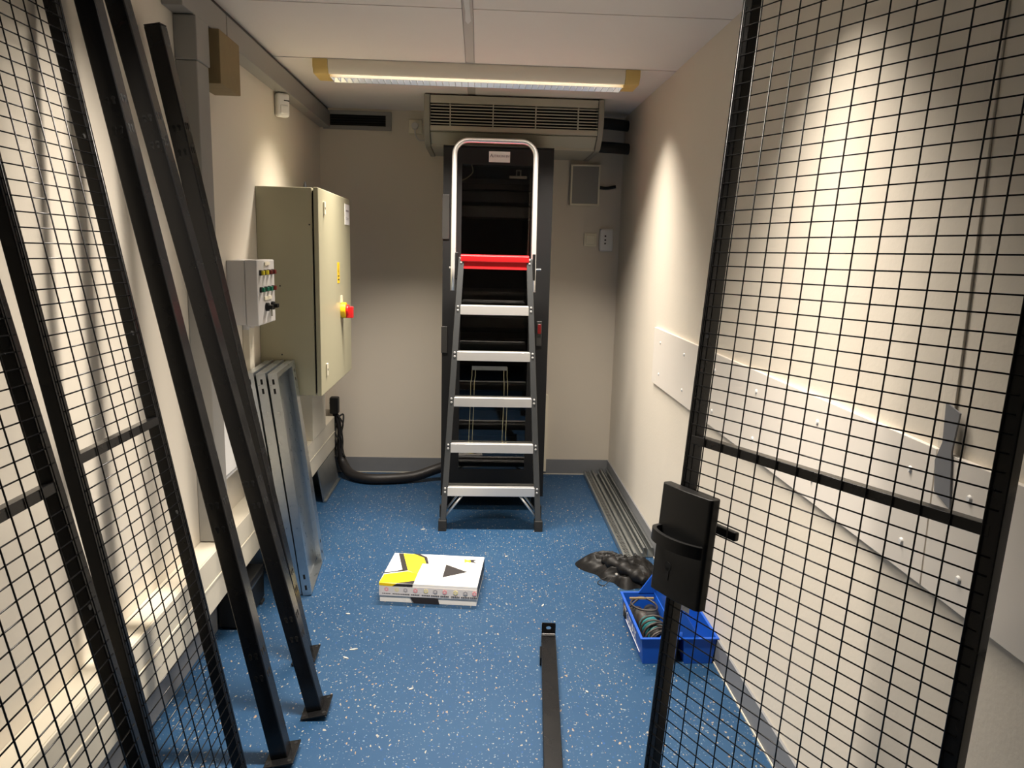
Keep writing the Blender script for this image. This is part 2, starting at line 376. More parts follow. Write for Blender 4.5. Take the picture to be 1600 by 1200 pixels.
# ------------------------------------------------------------------ leaning black posts
def make_post(label, ex, ey, dx, dy, length):
    up = Vector((dx, dy, 1)).normalized()
    xa = Vector((1, 0, 0)); xa = (xa - up * xa.dot(up)).normalized(); ya = up.cross(xa)
    t = thing('steel_post', label, 'post', group='black steel posts leaning on the left wall', M=basis((ex, ey, 0.017), xa, ya, up))
    # local: the corner edge nearest the viewer is x = 0, y = 0; the tube runs to x = -0.05, y = 0.05
    obj('tube', MB().box(-0.05, 0, 0, 0.05, 0.006, length), M_black, t, bevel=0.004, seg=3)
    obj('end_cap', MB().box(-0.049, -0.001, 0.001, 0.049, length, length + 0.004), M_blackp, t, bevel=0.001)
    fp = obj('foot_plate', MB().box(-0.065, 0.022, -0.028, 0.078, 0, 0.006), M_black, t, bevel=0.002)
    for (hx, hyy) in ((0.010, -0.014), (0.010, 0.064), (-0.055, -0.014)):
        obj('bolt_hole', MB().cyl((hx, hyy, 0.004), (hx, hyy, 0.0066), 0.006, 12), M_hole, fp)
    for z in (0.28, 0.35, 0.74, 0.81, 1.80, 1.87):
        for k in (0.014, 0.030):
            m1 = MB().cyl((0.0006, k, z), (-0.002, k, z), 0.0056, 10).box(-0.002, 0.0006, k - 0.003, k + 0.003, z - 0.014, z)
            obj('slot', m1, M_hole, t)
            m2 = MB().cyl((-k - 0.002, -0.0006, z - .005), (-k - 0.002, 0.002, z - .005), 0.0056, 10).box(-k - 0.005, -k + 0.001, -0.0006, 0.002, z - 0.019, z - .005)
            obj('slot', m2, M_hole, t)
make_post('leaning black steel post nearest the viewer, standing next to the mesh panels', -0.536, 1.979, -0.190, -0.017, 2.22)
make_post('leaning black steel post in the middle, its foot plate fully visible on the blue floor', -0.484, 2.209, -0.214, -0.044, 2.20)
make_post('farthest leaning black steel post with its top end visible beside the grey wall duct', -0.591, 2.527, -0.166, -0.078, 2.15)

# bar lying on the floor
tb = thing('steel_bar', 'black steel bar lying on the blue floor with an upturned bracket at its end', 'bar', M=Matrix.Translation((0.294, 2.66, 0)) @ Matrix.Rotation(math.radians(-4.2), 4, 'Z'))
obj('tube', MB().box(-0.028, 0.028, -1.7, 0.0, 0.002, 0.042), M_black, tb, bevel=0.003)
def holed_tab(x0, x1, z0, z1, cx, cz, rx_, rz_, y0, y1, n=24):
    out, inn = [], []
    for i in range(n):
        a = 2 * math.pi * (i + 0.5) / n; c_, s_ = math.cos(a), math.sin(a)
        k = min(((x1 - cx) / c_ if c_ > 0 else (x0 - cx) / c_), ((z1 - cz) / s_ if s_ > 0 else (z0 - cz) / s_))
        out.append((cx + c_ * k, cz + s_ * k)); inn.append((cx + c_ * rx_, cz + s_ * rz_))
    vs = [(p[0], y, p[1]) for y in (y0, y1) for ring in (out, inn) for p in ring]
    fs = []
    for i in range(n):
        j = (i + 1) % n
        fs += [(i, j, n + j, n + i), (2 * n + i, 3 * n + i, 3 * n + j, 2 * n + j), (i, 2 * n + i, 2 * n + j, j), (n + i, n + j, 3 * n + j, 3 * n + i)]
    return MB().add(vs, fs)
br = obj('bracket', holed_tab(-0.027, 0.027, 0.036, 0.088, 0.0, 0.068, 0.010, 0.007, 0.0, 0.004), M_black, tb)
obj('bracket_foot', MB().box(-0.027, 0.027, 0.0, 0.004, 0.002, 0.036), M_black, br)
obj('bend', MB().cyl((-0.025, -0.0005, 0.0435), (0.025, -0.0005, 0.0435), 0.0014, 8), M_chrome, br)
obj('side_tab', MB().box(-0.034, -0.028, -0.16, -0.08, 0.004, 0.036), M_black, tb, bevel=0.001)

# ------------------------------------------------------------------ server rack
tr = thing('server_rack', 'tall charcoal server rack with a glass door behind the ladder', 'rack', (0.098, 4.17, 0))
hw = 0.299
body = MB().box(-hw, -hw + 0.02, 0.03, 0.74, 0.085, 2.05).box(hw - 0.02, hw, 0.03, 0.74, 0.085, 2.05).box(-hw + .02, hw - .02, 0.03, 0.74, 2.03, 2.05).box(-hw + .02, hw - .02, 0.03, 0.74, 0.085, 0.105).box(-hw + .02, hw - .02, 0.72, 0.74, 0.105, 2.03)
obj('body', body, M_rack, tr)
obj('top_lip', MB().box(-hw - .001, hw + .001, 0.004, 0.06, 2.052, 2.06), M_rack, tr, bevel=.002)
gx0, gx1, gz0, gz1 = -0.198, 0.185, 0.25, 1.962
door = obj('door_frame', MB().box(-hw, gx0, 0, 0.028, 0.09, 2.05).box(gx1, hw, 0, 0.028, 0.09, 2.05).box(gx0, gx1, 0, 0.028, gz1, 2.05).box(gx0, gx1, 0, 0.028, 0.09, gz0), M_rack, tr)
obj('glass_pane', MB().box(gx0 + 0.0005, gx1 - 0.0005, 0.006, 0.010, gz0 + 0.0005, gz1 - 0.0005), M_glass, door)
obj('hinge', MB().box(-hw - 0.004, -hw + 0.035, -0.006, 0.0, 1.56, 1.80), M_rackm, door, bevel=.003)
obj('hinge', MB().box(-hw - 0.004, -hw + 0.03, -0.006, 0.0, 0.93, 1.08), M_rackm, door, bevel=.003)
obj('door_latch', MB().box(0.232, 0.262, -0.008, 0, 0.98, 1.12), M_rackm, door, bevel=.003)
obj('latch_grip', MB().box(0.238, 0.258, -0.016, -0.008, 1.05, 1.105), M_dred, door, bevel=.002)
obj('lock_knob', MB().cyl((-0.245, 0, 1.735), (-0.245, -0.014, 1.735), 0.011), M_rackm, door)
lab = obj('name_plate', MB().box(-0.054, 0.060, -0.0025, 0, 1.977, 2.033), M_paper, door)
TXT = lambda x, y, z: Matrix.Translation((x, y, z)) @ Matrix.Rotation(math.pi / 2, 4, 'X')
text('lettering', 'A', 0.026, TXT(-0.040, -0.0032, 2.010), M_ink, lab)
text('lettering', 'UTRION BV', 0.0185, TXT(0.010, -0.0032, 2.008), M_ink, lab)
for z, m_, dpt in ((1.87, M_rackm, 0.10), (1.80, M_rackin, 0.09), (1.72, M_rackm, 0.11), (1.10, M_rackm, 0.08), (0.98, M_rackin, 0.09), (0.55, M_rackm, 0.12), (0.40, M_rackin, 0.1)):
    obj('equipment_panel', MB().box(-0.235, 0.235, dpt, dpt + 0.3, z - 0.03, z + 0.03), m_, tr, bevel=.003)
for s in (-1, 1): obj('mounting_rail', MB().box(s * 0.25 - 0.012, s * 0.25 + 0.012, 0.09, 0.12, 0.11, 2.02), M_rackm, tr)
obj('rack_tray', MB().box(-0.235, 0.235, 0.08, 0.5, 1.255, 1.275), M_rackm, tr)
obj('cable', MB().tube(smoothpts([(-0.15, 0.03, 1.97), (-0.14, 0.045, 1.93), (-0.165, 0.05, 1.90), (-0.20, 0.05, 1.88)]), 0.003, 6), M_wire, tr, smooth=True)
obj('badge', MB().box(0.06, 0.155, 0.012, 0.016, 1.895, 1.91).box(0.095, 0.102, .012, .016, 1.91, 1.935).box(0.117, 0.124, .012, .016, 1.91, 1.935).box(0.095, 0.124, .012, .016, 1.935, 1.942), M_ac, door)
for sx in (-0.26, 0.26):
    for sy in (0.07, 0.67): obj('rack_foot', MB().cyl((sx, sy, 0), (sx, sy, 0.085), 0.022), M_blackp, tr)

# ------------------------------------------------------------------ step ladder
Ml = Matrix.Translation((0.087, 3.842, 0.0)) @ Matrix.Rotation(-math.atan(0.10), 4, 'X')
tl = thing('step_ladder', 'folded aluminium step ladder with red platform and tall hand rail leaning on the rack', 'ladder', M=Ml)
def rail_x(z): return 0.262 - (0.262 - 0.180) * z / 1.47
ZT = 1.475
def slanted(x0, x1, w, y0, y1, z0, z1):
    # bar between (x0,z0) and (x1,z1), horizontal width w
    return MB().add([(x0 - w / 2, y0, z0), (x0 + w / 2, y0, z0), (x0 + w / 2, y1, z0), (x0 - w / 2, y1, z0), (x1 - w / 2, y0, z1), (x1 + w / 2, y0, z1), (x1 + w / 2, y1, z1), (x1 - w / 2, y1, z1)],
                    [(0, 3, 2, 1), (4, 5, 6, 7), (0, 1, 5, 4), (1, 2, 6, 5), (2, 3, 7, 6), (3, 0, 4, 7)])
steps = (0.222, 0.460, 0.710, 0.957, 1.203)
for s in (-1, 1):
    rl = obj('front_rail', slanted(s * rail_x(0.05), s * rail_x(ZT), 0.030, 0.0, 0.05, 0.045, ZT), M_rail, tl, bevel=0.003)
    for z in steps + (1.455,):
        for dz in (-0.008, 0.012):
            obj('rivet', MB().cyl((s * rail_x(z), 0.0, z + dz), (s * rail_x(z), -0.003, z + dz), 0.006, 10, 0.004), M_tube, rl)
    obj('rubber_foot', MB().box(s * rail_x(0) - 0.022, s * rail_x(0) + 0.022, -0.006, 0.056, -0.004, 0.058), M_rubber, tl, bevel=0.004)
    obj('rear_leg', slanted(s * (rail_x(0.1) + 0.006), s * (rail_x(1.4) + 0.002), 0.026, 0.056, 0.080, 0.075, 1.44), M_rail, tl, bevel=0.002)
    obj('rear_foot', MB().box(s * (rail_x(0.1) + .006) - 0.018, s * (rail_x(.1) + .006) + 0.018, 0.052, 0.086, 0.06, 0.13), M_rubber, tl, bevel=0.003)
    obj('corner_brace', MB().tube([(s * (rail_x(0.1) - 0.008), 0.02, 0.075), (s * (rail_x(0.1) - 0.105), 0.02, 0.200)], 0.007, 8), M_alu, tl, smooth=True)
    obj('corner_brace', MB().tube([(s * (rail_x(0.1) - 0.008), 0.066, 0.10), (s * (rail_x(0.1) - 0.09), 0.066, 0.205)], 0.006, 8), M_alu, tl, smooth=True)
    obj('hinge_bracket', MB().box(s * 0.205 - 0.008, s * 0.205 + 0.008, 0.005, 0.075, 1.36, 1.50), M_blackp, tl, bevel=0.003)
    obj('bolt', MB().cyl((s * 0.20, 0.03, 1.42), (s * 0.245, 0.03, 1.42), 0.006), M_chrome, tl)
for z in steps:
    hwid = rail_x(z) - 0.013
    prof = [(0.0, z - 0.030), (0.003, z - 0.030), (0.003, z + 0.012), (0.03, z + 0.014), (0.034, z + 0.010), (0.040, z + 0.014), (0.096, z + 0.016), (0.096, z - 0.008), (0.100, z - 0.008), (0.100, z + 0.021), (0.0, z + 0.018)]
    st = obj('step', MB().prism(prof, -hwid, hwid, 'x'), M_alu, tl, bevel=0.0012)
    for k in range(2): obj('tread_rib', MB().box(-hwid + 0.004, hwid - 0.004, (0.006, 0.062)[k], (0.026, 0.096)[k], z + 0.016, z + 0.0225), M_alu, st)
    obj('tread_groove', MB().box(-hwid + 0.004, hwid - 0.004, 0.027, 0.061, z + 0.016, z + 0.0205), M_rackm, st)
obj('platform', MB().prism([(-0.004, 1.452), (0.086, 1.452), (0.086, 1.482), (0.004, 1.490), (-0.010, 1.482)], -0.184, 0.178, 'x'), M_red, tl, bevel=0.003)
obj('platform_apron', MB().box(-0.170, 0.170, 0.006, 0.012, 1.415, 1.455), M_red, tl, bevel=0.001)
pts = []
zr0, zr1, xr = 1.30, 2.085, 0.214
for s in (-1, 1):
    seq = [(s * xr, 0.03, zr0 + (zr1 - 0.075 - zr0) * k / 6) for k in range(7)]
    arc = [(s * (xr - 0.075 + 0.075 * math.cos(a)), 0.03, zr1 - 0.075 + 0.075 * math.sin(a)) for a in [math.pi / 2 * k / 8 for k in range(1, 9)]]
    side = seq + arc
    pts = pts + (side if s < 0 else side[::-1])
obj('hand_rail', MB().tube([Vector(p) - Vector((0.010, 0.010, 0)) for p in pts], 0.0135, 14), M_tube, tl, smooth=True)
sb = obj('strap_bracket', MB().box(-0.116, 0.077, 0.103, 0.106, 0.872, 0.894), M_galvd, tl)
for x in (-0.121, -0.102, 0.063, 0.082):
    obj('cord', MB().tube([(x * .95, 0.105, 0.89), (x * .95, 0.105, 0.84), (x, 0.105, 0.80), (x, 0.105, 0.72), (x - 0.006, 0.104, 0.50), (x - 0.006, 0.09, 0.4845), (x - 0.006, 0.012, 0.4835)], 0.0014, 5), M_wire, sb)

# ------------------------------------------------------------------ air conditioner on the back wall
ta = thing('air_conditioner', 'beige ceiling air conditioner with louvred grille above the rack', 'air conditioner', (0.185, 4.35, 0))
aw = 0.505
sideprof = [(0.0, 2.352), (0.57, 2.352), (0.57, 2.085), (0.16, 2.083), (0.10, 2.092), (0.03, 2.145), (0.0, 2.205)]
for s in (-1, 1):
    a, b = sorted((s * aw, s * (aw - 0.032)))
    obj('side_cover', MB().prism([(y, z) for y, z in sideprof], a, b, 'x'), M_acs, ta, bevel=0.004)
iw = aw - 0.034
obj('top_panel', MB().box(-iw, iw, 0.006, 0.56, 2.308, 2.350), M_ac, ta, bevel=.002)
obj('grille_back', MB().box(-iw, iw, 0.07, 0.56, 2.19, 2.306), M_hole, ta)
obj('lower_lip', MB().box(-iw, iw, 0.004, 0.06, 2.160, 2.188), M_ac, ta, bevel=.003)
obj('air_flap', MB().prism([(0.03, 2.154), (0.036, 2.160), (0.125, 2.104), (0.118, 2.098)], -iw, iw, 'x'), M_ac, ta)
obj('underside', MB().box(-iw, iw, 0.11, 0.56, 2.088, 2.155), M_ac, ta)
sl = mesh('grille_slat', MB().box(-iw, iw, 0.010, 0.017, -0.0026, 0.0026))
for k in range(7):
    o = obj('grille_slat', sl, M_ac, ta); o.location = (0, 0, 2.199 + k * 0.0165)
for x in (-0.36, -0.12, 0.12, 0.36):
    obj('grille_rib', MB().box(x - 0.003, x + 0.003, 0.007, 0.03, 2.188, 2.308), M_ac, ta)
for z, y in ((2.285, 0.35), (2.14, 0.30)):
    p = MB().tube(smoothpts([(0.693, 4.35 + y, z), (0.80, 4.35 + y + 0.02, z), (RW - 0.001, 4.35 + y + 0.10, z + 0.005)]), 0.033, 12)
    tag(obj('insulated_pipe', p, M_rubber, None, smooth=True), 'black insulated pipe, %s of the pair beside the air conditioner' % ('upper' if z > 2.2 else 'lower'), 'pipe', 'air conditioner pipes')

# ------------------------------------------------------------------ things on the back wall
tv = thing('vent_grille', 'grey ventilation grille high on the back wall next to the left corner', 'vent', (0, BW, 0))
obj('frame', MB().box(-0.99, -0.565, -0.016, 0, 2.232, 2.256).box(-0.99, -0.565, -0.016, 0, 2.322, 2.345).box(-0.99, -0.965, -0.016, 0, 2.256, 2.322).box(-0.60, -0.565, -0.016, 0, 2.256, 2.322), M_duct, tv, bevel=0.002)
obj('opening', MB().box(-0.965, -0.60, -0.004, 0, 2.256, 2.322), M_hole, tv)
for k in range(4): obj('vane', MB().box(-0.965, -0.60, -0.012, -0.004, 2.264 + k * 0.015, 2.266 + k * 0.015), M_rackin, tv)
ts = thing('wall_socket', 'cream wall socket with a plugged-in cord beside the air conditioner', 'socket', (-0.415, BW, 2.262))
obj('plate', MB().box(-0.042, 0.042, -0.02, 0, -0.042, 0.042), M_cream, ts, bevel=0.005)
obj('plug', MB().cyl((0, -0.02, 0.0), (0, -0.055, 0.0), 0.021, 16), M_ctl, ts, bevel=.003)
obj('cord', MB().tube(smoothpts([(0, -0.045, -0.015), (0.005, -0.045, -0.06), (0.03, -0.035, -0.085), (0.07, -0.02, -0.075), (0.10, -0.012, -0.05)]), 0.004, 8), M_ctl, ts, smooth=True)
tp = thing('control_panel', 'flat grey wall panel with a cream frame right of the rack', 'panel', (0.672, BW, 1.935))
obj('frame', MB().box(-0.095, 0.095, -0.035, 0, -0.128, -0.116).box(-0.095, 0.095, -0.035, 0, 0.116, 0.128).box(-0.095, -0.083, -0.035, 0, -0.116, 0.116).box(0.083, 0.095, -0.035, 0, -0.116, 0.116), M_cream, tp, bevel=0.002)
obj('cover', MB().box(-0.083, 0.083, -0.030, 0, -0.116, 0.116), M_duct, tp)
obj('cable_stub', MB().tube(smoothpts([(0.09, -0.012, -0.01), (0.14, -0.014, -0.014), (0.20, -0.02, -0.004)]), 0.010, 8), M_rubber, tp, smooth=True)
tw = thing('light_switch', 'square cream light switch beside the wall thermostat', 'switch', (0.722, BW, 1.592))
obj('plate', MB().box(-0.041, 0.041, -0.012, 0, -0.042, 0.042), M_cream, tw, bevel=.003)
obj('rocker', MB().box(-0.030, 0.030, -0.018, -0.012, -0.030, 0.030), M_cream, tw, bevel=.003)
tt_ = thing('thermostat', 'pale rounded wall thermostat with three small buttons', 'thermostat', (0.826, BW, 1.592))
obj('case', MB().box(-0.045, 0.045, -0.028, 0, -0.072, 0.072), M_white, tt_, bevel=.012, seg=4)
for dz in (0.025, 0.0, -0.022): obj('button', MB().cyl((-0.008, -0.028, dz), (-0.008, -0.032, dz), 0.006, 12), M_rackm, tt_)
tag(obj('cable_channel', MB().box(0.452, 0.482, BW - 0.02, BW, 0.02, 0.56), M_cream, None, bevel=.003), 'thin cream cable channel standing upright beside the rack', 'cable channel')

# ------------------------------------------------------------------ left wall: ducts
tc_ = thing('ceiling_duct', 'long grey cable duct along the top of the left wall', 'duct', (0, 0, 0))
obj('duct_cover', MB().box(LW, -0.948, 2.56, 2.98, 2.242, 2.338), M_duct, tc_, bevel=.003)
obj('duct_cover', MB().box(LW, -0.948, 2.986, BW, 2.242, 2.338), M_duct, tc_, bevel=.003)
obj('duct_gap_shade', MB().box(LW, -0.962, 2.56, BW, 2.338, CE - 0.001), M_rackm, tc_)  # dark strip that paints the shade in the gap under the ceiling
td = thing('wall_duct', 'upright grey cable duct on the left wall behind the posts', 'duct', (0, 0, 0))
obj('duct_cover', MB().box(LW, -0.944, 2.65, 2.76, 0.415, 2.10), M_duct, td, bevel=.004)
obj('collar', MB().box(LW, -0.940, 2.645, 2.765, 2.10, 2.240), M_duct, td, bevel=.004)
tag(obj('terminal_box', MB().box(LW, -0.917, 2.80, 3.02, 2.058, 2.240), M_brown, None, bevel=.003), 'brown box mounted under the grey ceiling duct', 'box')
tq = thing('motion_sensor', 'small white motion sensor high on the left wall', 'sensor', M=Matrix.Translation((LW + 0.022, 3.90, 2.188)) @ Matrix.Rotation(math.radians(-52), 4, 'Z'))
obj('case', MB().box(0.0, 0.045, -0.034, 0.030, -0.062, 0.050), M_white, tq, bevel=.013, seg=4)
obj('lens', MB().box(0.030, 0.050, -0.022, 0.022, -0.050, -0.005), M_white, tq, bevel=.008, seg=3)
obj('slot', MB().box(0.044, 0.0462, -0.002, 0.026, 0.012, 0.017), M_hole, tq)
tk = thing('cable_trunking', 'cream cable trunking running low along the left wall', 'trunking', (0, 0, 0))
TX = LW + 0.085
obj('trunking_body', MB().box(LW + .001, TX - 0.006, FW + .01, 4.80, 0.205, 0.412), M_trunk, tk)
obj('upper_cover', MB().box(TX - 0.006, TX, FW, 4.80, 0.316, 0.412), M_trunk, tk, bevel=.002)
obj('lower_cover', MB().box(TX - 0.006, TX, FW, 4.80, 0.205, 0.304), M_trunk, tk, bevel=.002)
obj('divider_rib', MB().box(TX - 0.006, TX + 0.003, FW, 4.80, 0.306, 0.314), M_trunk, tk, bevel=.001)
tag(obj('cable_duct', MB().box(LW, -0.925, 4.15, 4.50, 0.412, 0.80), M_trunk, None, bevel=.003), 'short cream upright duct between the beige cabinet and the trunking', 'duct')
tx = thing('wall_box', 'white wall box seen between the leaning posts', 'box', (LW, 2.92, 0.745))
obj('case', MB().box(0, 0.045, -0.14, 0.14, -0.15, 0.15), M_white, tx, bevel=.006)
obj('cover', MB().box(0.045, 0.055, -0.115, 0.115, -0.125, 0.125), M_white, tx, bevel=.003)

# cabinet
te = thing('electrical_cabinet', 'large beige electrical cabinet with a red main switch on the left wall', 'cabinet', (0, 0, 0))
CY0, CY1, CX = 3.495, 4.33, -0.733
obj('body', MB().box(LW, CX - 0.030, CY0, CY1, 0.805, 1.765), M_cab, te, bevel=.004)
obj('door_gap_shade', MB().box(LW + 0.1, CX - 0.022, CY0 + 0.012, CY1 - 0.012, 0.817, 1.753), M_hole, te)  # black fill standing in for the shaded gap between body and door
cd = obj('door', MB().box(CX - 0.022, CX, CY0 - 0.004, CY1, 0.803, 1.767), M_cab, te, bevel=.004)
for y, z in ((3.61, 1.68), (3.605, 0.915)):
    obj('door_lock', MB().box(CX, CX + 0.008, y - 0.012, y + 0.012, z - 0.03, z + 0.03), M_cream, cd, bevel=.002)
    obj('lock_insert', MB().cyl((CX + 0.008, y, z), (CX + 0.0086, y, z), 0.006), M_rackm, cd)
sg = obj('warning_sign', MB().box(CX, CX + 0.0012, 3.925, 3.985, 1.318, 1.425), M_yel, cd)
obj('warning_triangle', MB().prism([(3.933, 1.352), (3.977, 1.352), (3.955, 1.415)], CX + 0.0012, CX + 0.0016, 'x'), M_pblk, sg)
obj('warning_triangle', MB().prism([(3.940, 1.357), (3.970, 1.357), (3.955, 1.404)], CX + 0.0016, CX + 0.0019, 'x'), M_yel, sg)
obj('lightning_bolt', MB().prism([(3.957, 1.395), (3.949, 1.376), (3.955, 1.377), (3.953, 1.360), (3.961, 1.381), (3.955, 1.380)], CX + 0.0019, CX + 0.0022, 'x'), M_pblk, sg)
obj('caption_bar', MB().box(CX + 0.0012, CX + 0.0016, 3.936, 3.974, 1.332, 1.340), M_pblk, sg)
nt = obj('notice', MB().box(CX, CX + 0.002, 4.165, 4.305, 1.625, 1.735), M_paper, cd)
for (a, b, z, h) in ((4.19, 4.28, 1.695, 0.010), (4.195, 4.275, 1.660, 0.003), (4.20, 4.275, 1.652, 0.003)):
    obj('print_line', MB().box(CX + 0.002, CX + 0.0024, a, b, z, z + h), M_pgry, nt)
obj('switch_label', MB().box(CX, CX + 0.002, 4.0, 4.06, 1.212, 1.248), M_cream, cd)
sw = obj('switch_plate', MB().cyl((CX, 4.03, 1.170), (CX + 0.026, 4.03, 1.170), 0.042, 24), M_yel, cd, bevel=.002)
obj('switch_handle', MB().box(CX + 0.026, CX + 0.062, 4.012, 4.048, 1.130, 1.190).cyl((CX + .026, 4.03, 1.17), (CX + .04, 4.03, 1.17), 0.030, 20), M_red, sw, bevel=.003)
obj('cable_gland', MB().cyl((-0.90, 3.98, 1.765), (-0.90, 3.98, 1.80), 0.012, 12).cyl((-0.90, 3.98, 1.80), (-0.90, 3.98, 1.83), 0.010, 12, 0.003), M_rubber, te)
for (y, z) in ((0.26, 0.93), (0.26, 1.12), (0.10, 1.32), (0.24, 1.60), (0.10, 1.0)):
    obj('screw', MB().cyl((LW + y, CY0, z), (LW + y, CY0 - 0.001, z), 0.004, 8), M_rackm, te)

# push button box
tn = thing('button_box', 'light grey push button box with coloured lamps in front of the cabinet', 'control box', (0, 0, 0))
BX = -0.893
obj('back_case', MB().box(LW, BX - 0.05, 3.067, 3.32, 1.178, 1.44), M_ctl, tn, bevel=.004)
lid = obj('lid', MB().box(BX - 0.049, BX, 3.065, 3.322, 1.176, 1.442), M_ctl, tn, bevel=.004)
obj('side_panel', MB().box(LW + 0.012, BX - 0.060, 3.0655, 3.068, 1.21, 1.405), M_ctl, tn)
ymap = lambda fr: 3.067 + 0.253 * fr
for row, z, ms in ((0, 1.391, (M_lyel, M_lyel, M_dred, M_dred)), (1, 1.322, (M_green, M_green, M_green, M_dred))):
    for fr, m_ in zip((0.16, 0.40, 0.62, 0.85), ms):
        b_ = obj('button_collar', MB().box(BX, BX + 0.008, ymap(fr) - 0.013, ymap(fr) + 0.013, z - 0.011, z + 0.011), M_pblk, lid, bevel=.001)
        obj('button_cap', MB().box(BX + 0.008, BX + 0.018, ymap(fr) - 0.010, ymap(fr) + 0.010, z - 0.009, z + 0.009), m_, lid, bevel=.002)
obj('name_strip', MB().box(BX, BX + 0.005, ymap(0.40), ymap(0.68), 1.420, 1.433), M_cream, lid)
obj('name_strip', MB().box(BX, BX + 0.005, ymap(0.33), ymap(0.75), 1.277, 1.290), M_cream, lid)
for fr in (0.45, 0.78):
    obj('rotary_knob', MB().cyl((BX, ymap(fr), 1.247), (BX + 0.012, ymap(fr), 1.247), 0.018, 16).box(BX + 0.012, BX + 0.030, ymap(fr) - 0.022, ymap(fr) + 0.010, 1.239, 1.255), M_blackp, lid, bevel=.001)
obj('key', MB().box(BX + 0.012, BX + 0.014, ymap(0.55), ymap(0.62), 1.205, 1.235), M_chrome, lid)
obj('cable_entry', MB().cyl((LW + .05, 3.13, 1.178), (LW + .05, 3.13, 1.155), 0.014), M_ctl, tn)
obj('cable_entry', MB().cyl((LW + .05, 3.20, 1.178), (LW + .05, 3.20, 1.155), 0.014), M_ctl, tn)
tag(obj('cable_tube', MB().box(LW, LW + 0.03, 3.24, 3.30, 0.412, 1.176), M_trunk, None, bevel=.003), 'narrow cream channel running down from the button box to the trunking', 'cable channel')

# leaning steel shelves
for k, lb in enumerate(('galvanised steel shelf tray nearest the wall in the leaning stack', 'galvanised steel shelf tray in the middle of the leaning stack', 'galvanised steel shelf tray at the front of the leaning stack, its open side showing')):
    off = -0.0425 * (2 - k)
    up = Vector((-0.121 + 0.006 * (k - 2), 0.0, 0.983)).normalized(); ya = Vector((-0.07, 0.9975, 0)); ya = (ya - up * ya.dot(up)).normalized(); xa = ya.cross(up)
    t = thing('shelf_tray', lb, 'shelf', group='galvanised shelf trays leaning on the left wall', M=basis((-0.706 + off, 3.065, 0.006), xa, ya, up))
    W_, H_, D_ = 0.415, 0.985, 0.038
    obj('sheet', MB().box(-D_, -D_ + 0.0015, 0, W_, 0, H_), M_galv, t)
    obj('flange', MB().box(-D_, 0, 0, 0.0015, 0, H_), M_galv, t)
    obj('flange', MB().box(-D_, 0, W_ - 0.0015, W_, 0, H_), M_galv, t)
    obj('flange', MB().box(-D_, 0, 0.0015, W_ - .0015, H_ - 0.0015, H_), M_galv, t)
    obj('flange', MB().box(-D_, 0, 0.0015, W_ - .0015, 0, 0.0015), M_galv, t)
    obj('lip', MB().box(-0.0015, 0, W_ - 0.075, W_ - .0015, 0.002, H_ - .002), M_galv, t)
    obj('lip', MB().box(-0.0015, 0, 0.0015, 0.014, 0.002, H_ - .002), M_galv, t)
    obj('lip', MB().box(-0.0015, 0, 0.014, W_ - 0.075, H_ - 0.02, H_ - .002), M_galv, t)
    for z in (0.035, 0.085, H_ - 0.075, H_ - 0.035):
        obj('slot', MB().box(-D_ * 0.62, -D_ * 0.38, -0.0004, 0.0005, z - 0.011, z + 0.011), M_hole, t)
    if k == 2:
        for z in (0.045, 0.10, H_ - 0.045, H_ - 0.085):
            obj('slot', MB().cyl((-0.0008, W_ - 0.04, z), (0.0004, W_ - 0.04, z), 0.009, 14), M_hole, t)

# things under the trunking
tag(obj('steel_plate', MB().prism([(-0.905, 0.002), (-0.885, 0.002), (-0.885, 0.012), (-0.898, 0.012), (-0.930, 0.200), (-0.936, 0.200)], 4.28, 4.74, 'y'), M_galvd, None), 'bent grey steel plate leaning under the trunking at the back', 'plate')
tz = thing('power_supply', 'black box on the floor under the trunking behind the posts', 'box', (-0.945, 2.90, 0))
obj('case', MB().box(-0.055, 0.045, -0.14, 0.14, 0.012, 0.16), M_blackp, tz, bevel=.006)
obj('cover_strip', MB().box(0.0452, 0.047, -0.12, 0.12, 0.125, 0.135), M_chrome, tz)
for s in (-1, 1): obj('foot', MB().box(-0.05, 0.05, s * 0.1 - 0.02, s * 0.1 + 0.02, 0, 0.012), M_rubber, tz)

# hose and cable bundle
hose = smoothpts([(-0.955, 4.83, 0.50), (-0.930, 4.84, 0.42), (-0.905, 4.845, 0.30), (-0.905, 4.845, 0.18), (-0.885, 4.83, 0.09), (-0.82, 4.74, 0.040), (-0.70, 4.66, 0.034), (-0.56, 4.66, 0.034), (-0.40, 4.70, 0.040), (-0.28, 4.735, 0.072), (-0.203, 4.74, 0.10)], 7)
rad = [0.014 + 0.019 * min(1, max(0, (i - 14) / 16)) for i in range(len(hose))]
th = thing('cable_hose', 'thick black cable hose crossing the floor from the trunking to the rack', 'hose', (0, 0, 0))
obj('sleeve', MB().tube(hose, rad, 14), M_hose, th, smooth=True)
for k in range(5):
    q = [(-0.95 + 0.01 * k, 4.815 + 0.012 * (k % 3), 0.46 - 0.015 * k)]
    for j in range(1, 7):
        q.append((-0.925 + 0.012 * k - 0.01 * (j % 2) + random.uniform(-.012, .012), 4.82 + random.uniform(0, .04), 0.46 - j * 0.055 + random.uniform(-.01, .01)))
    obj('loose_cable', MB().tube(smoothpts(q, 5), 0.006, 7), M_rubber, th, smooth=True)
obj('connector', MB().box(-0.962, -0.905, 4.80, 4.86, 0.425, 0.535), M_blackp, th, bevel=.008)

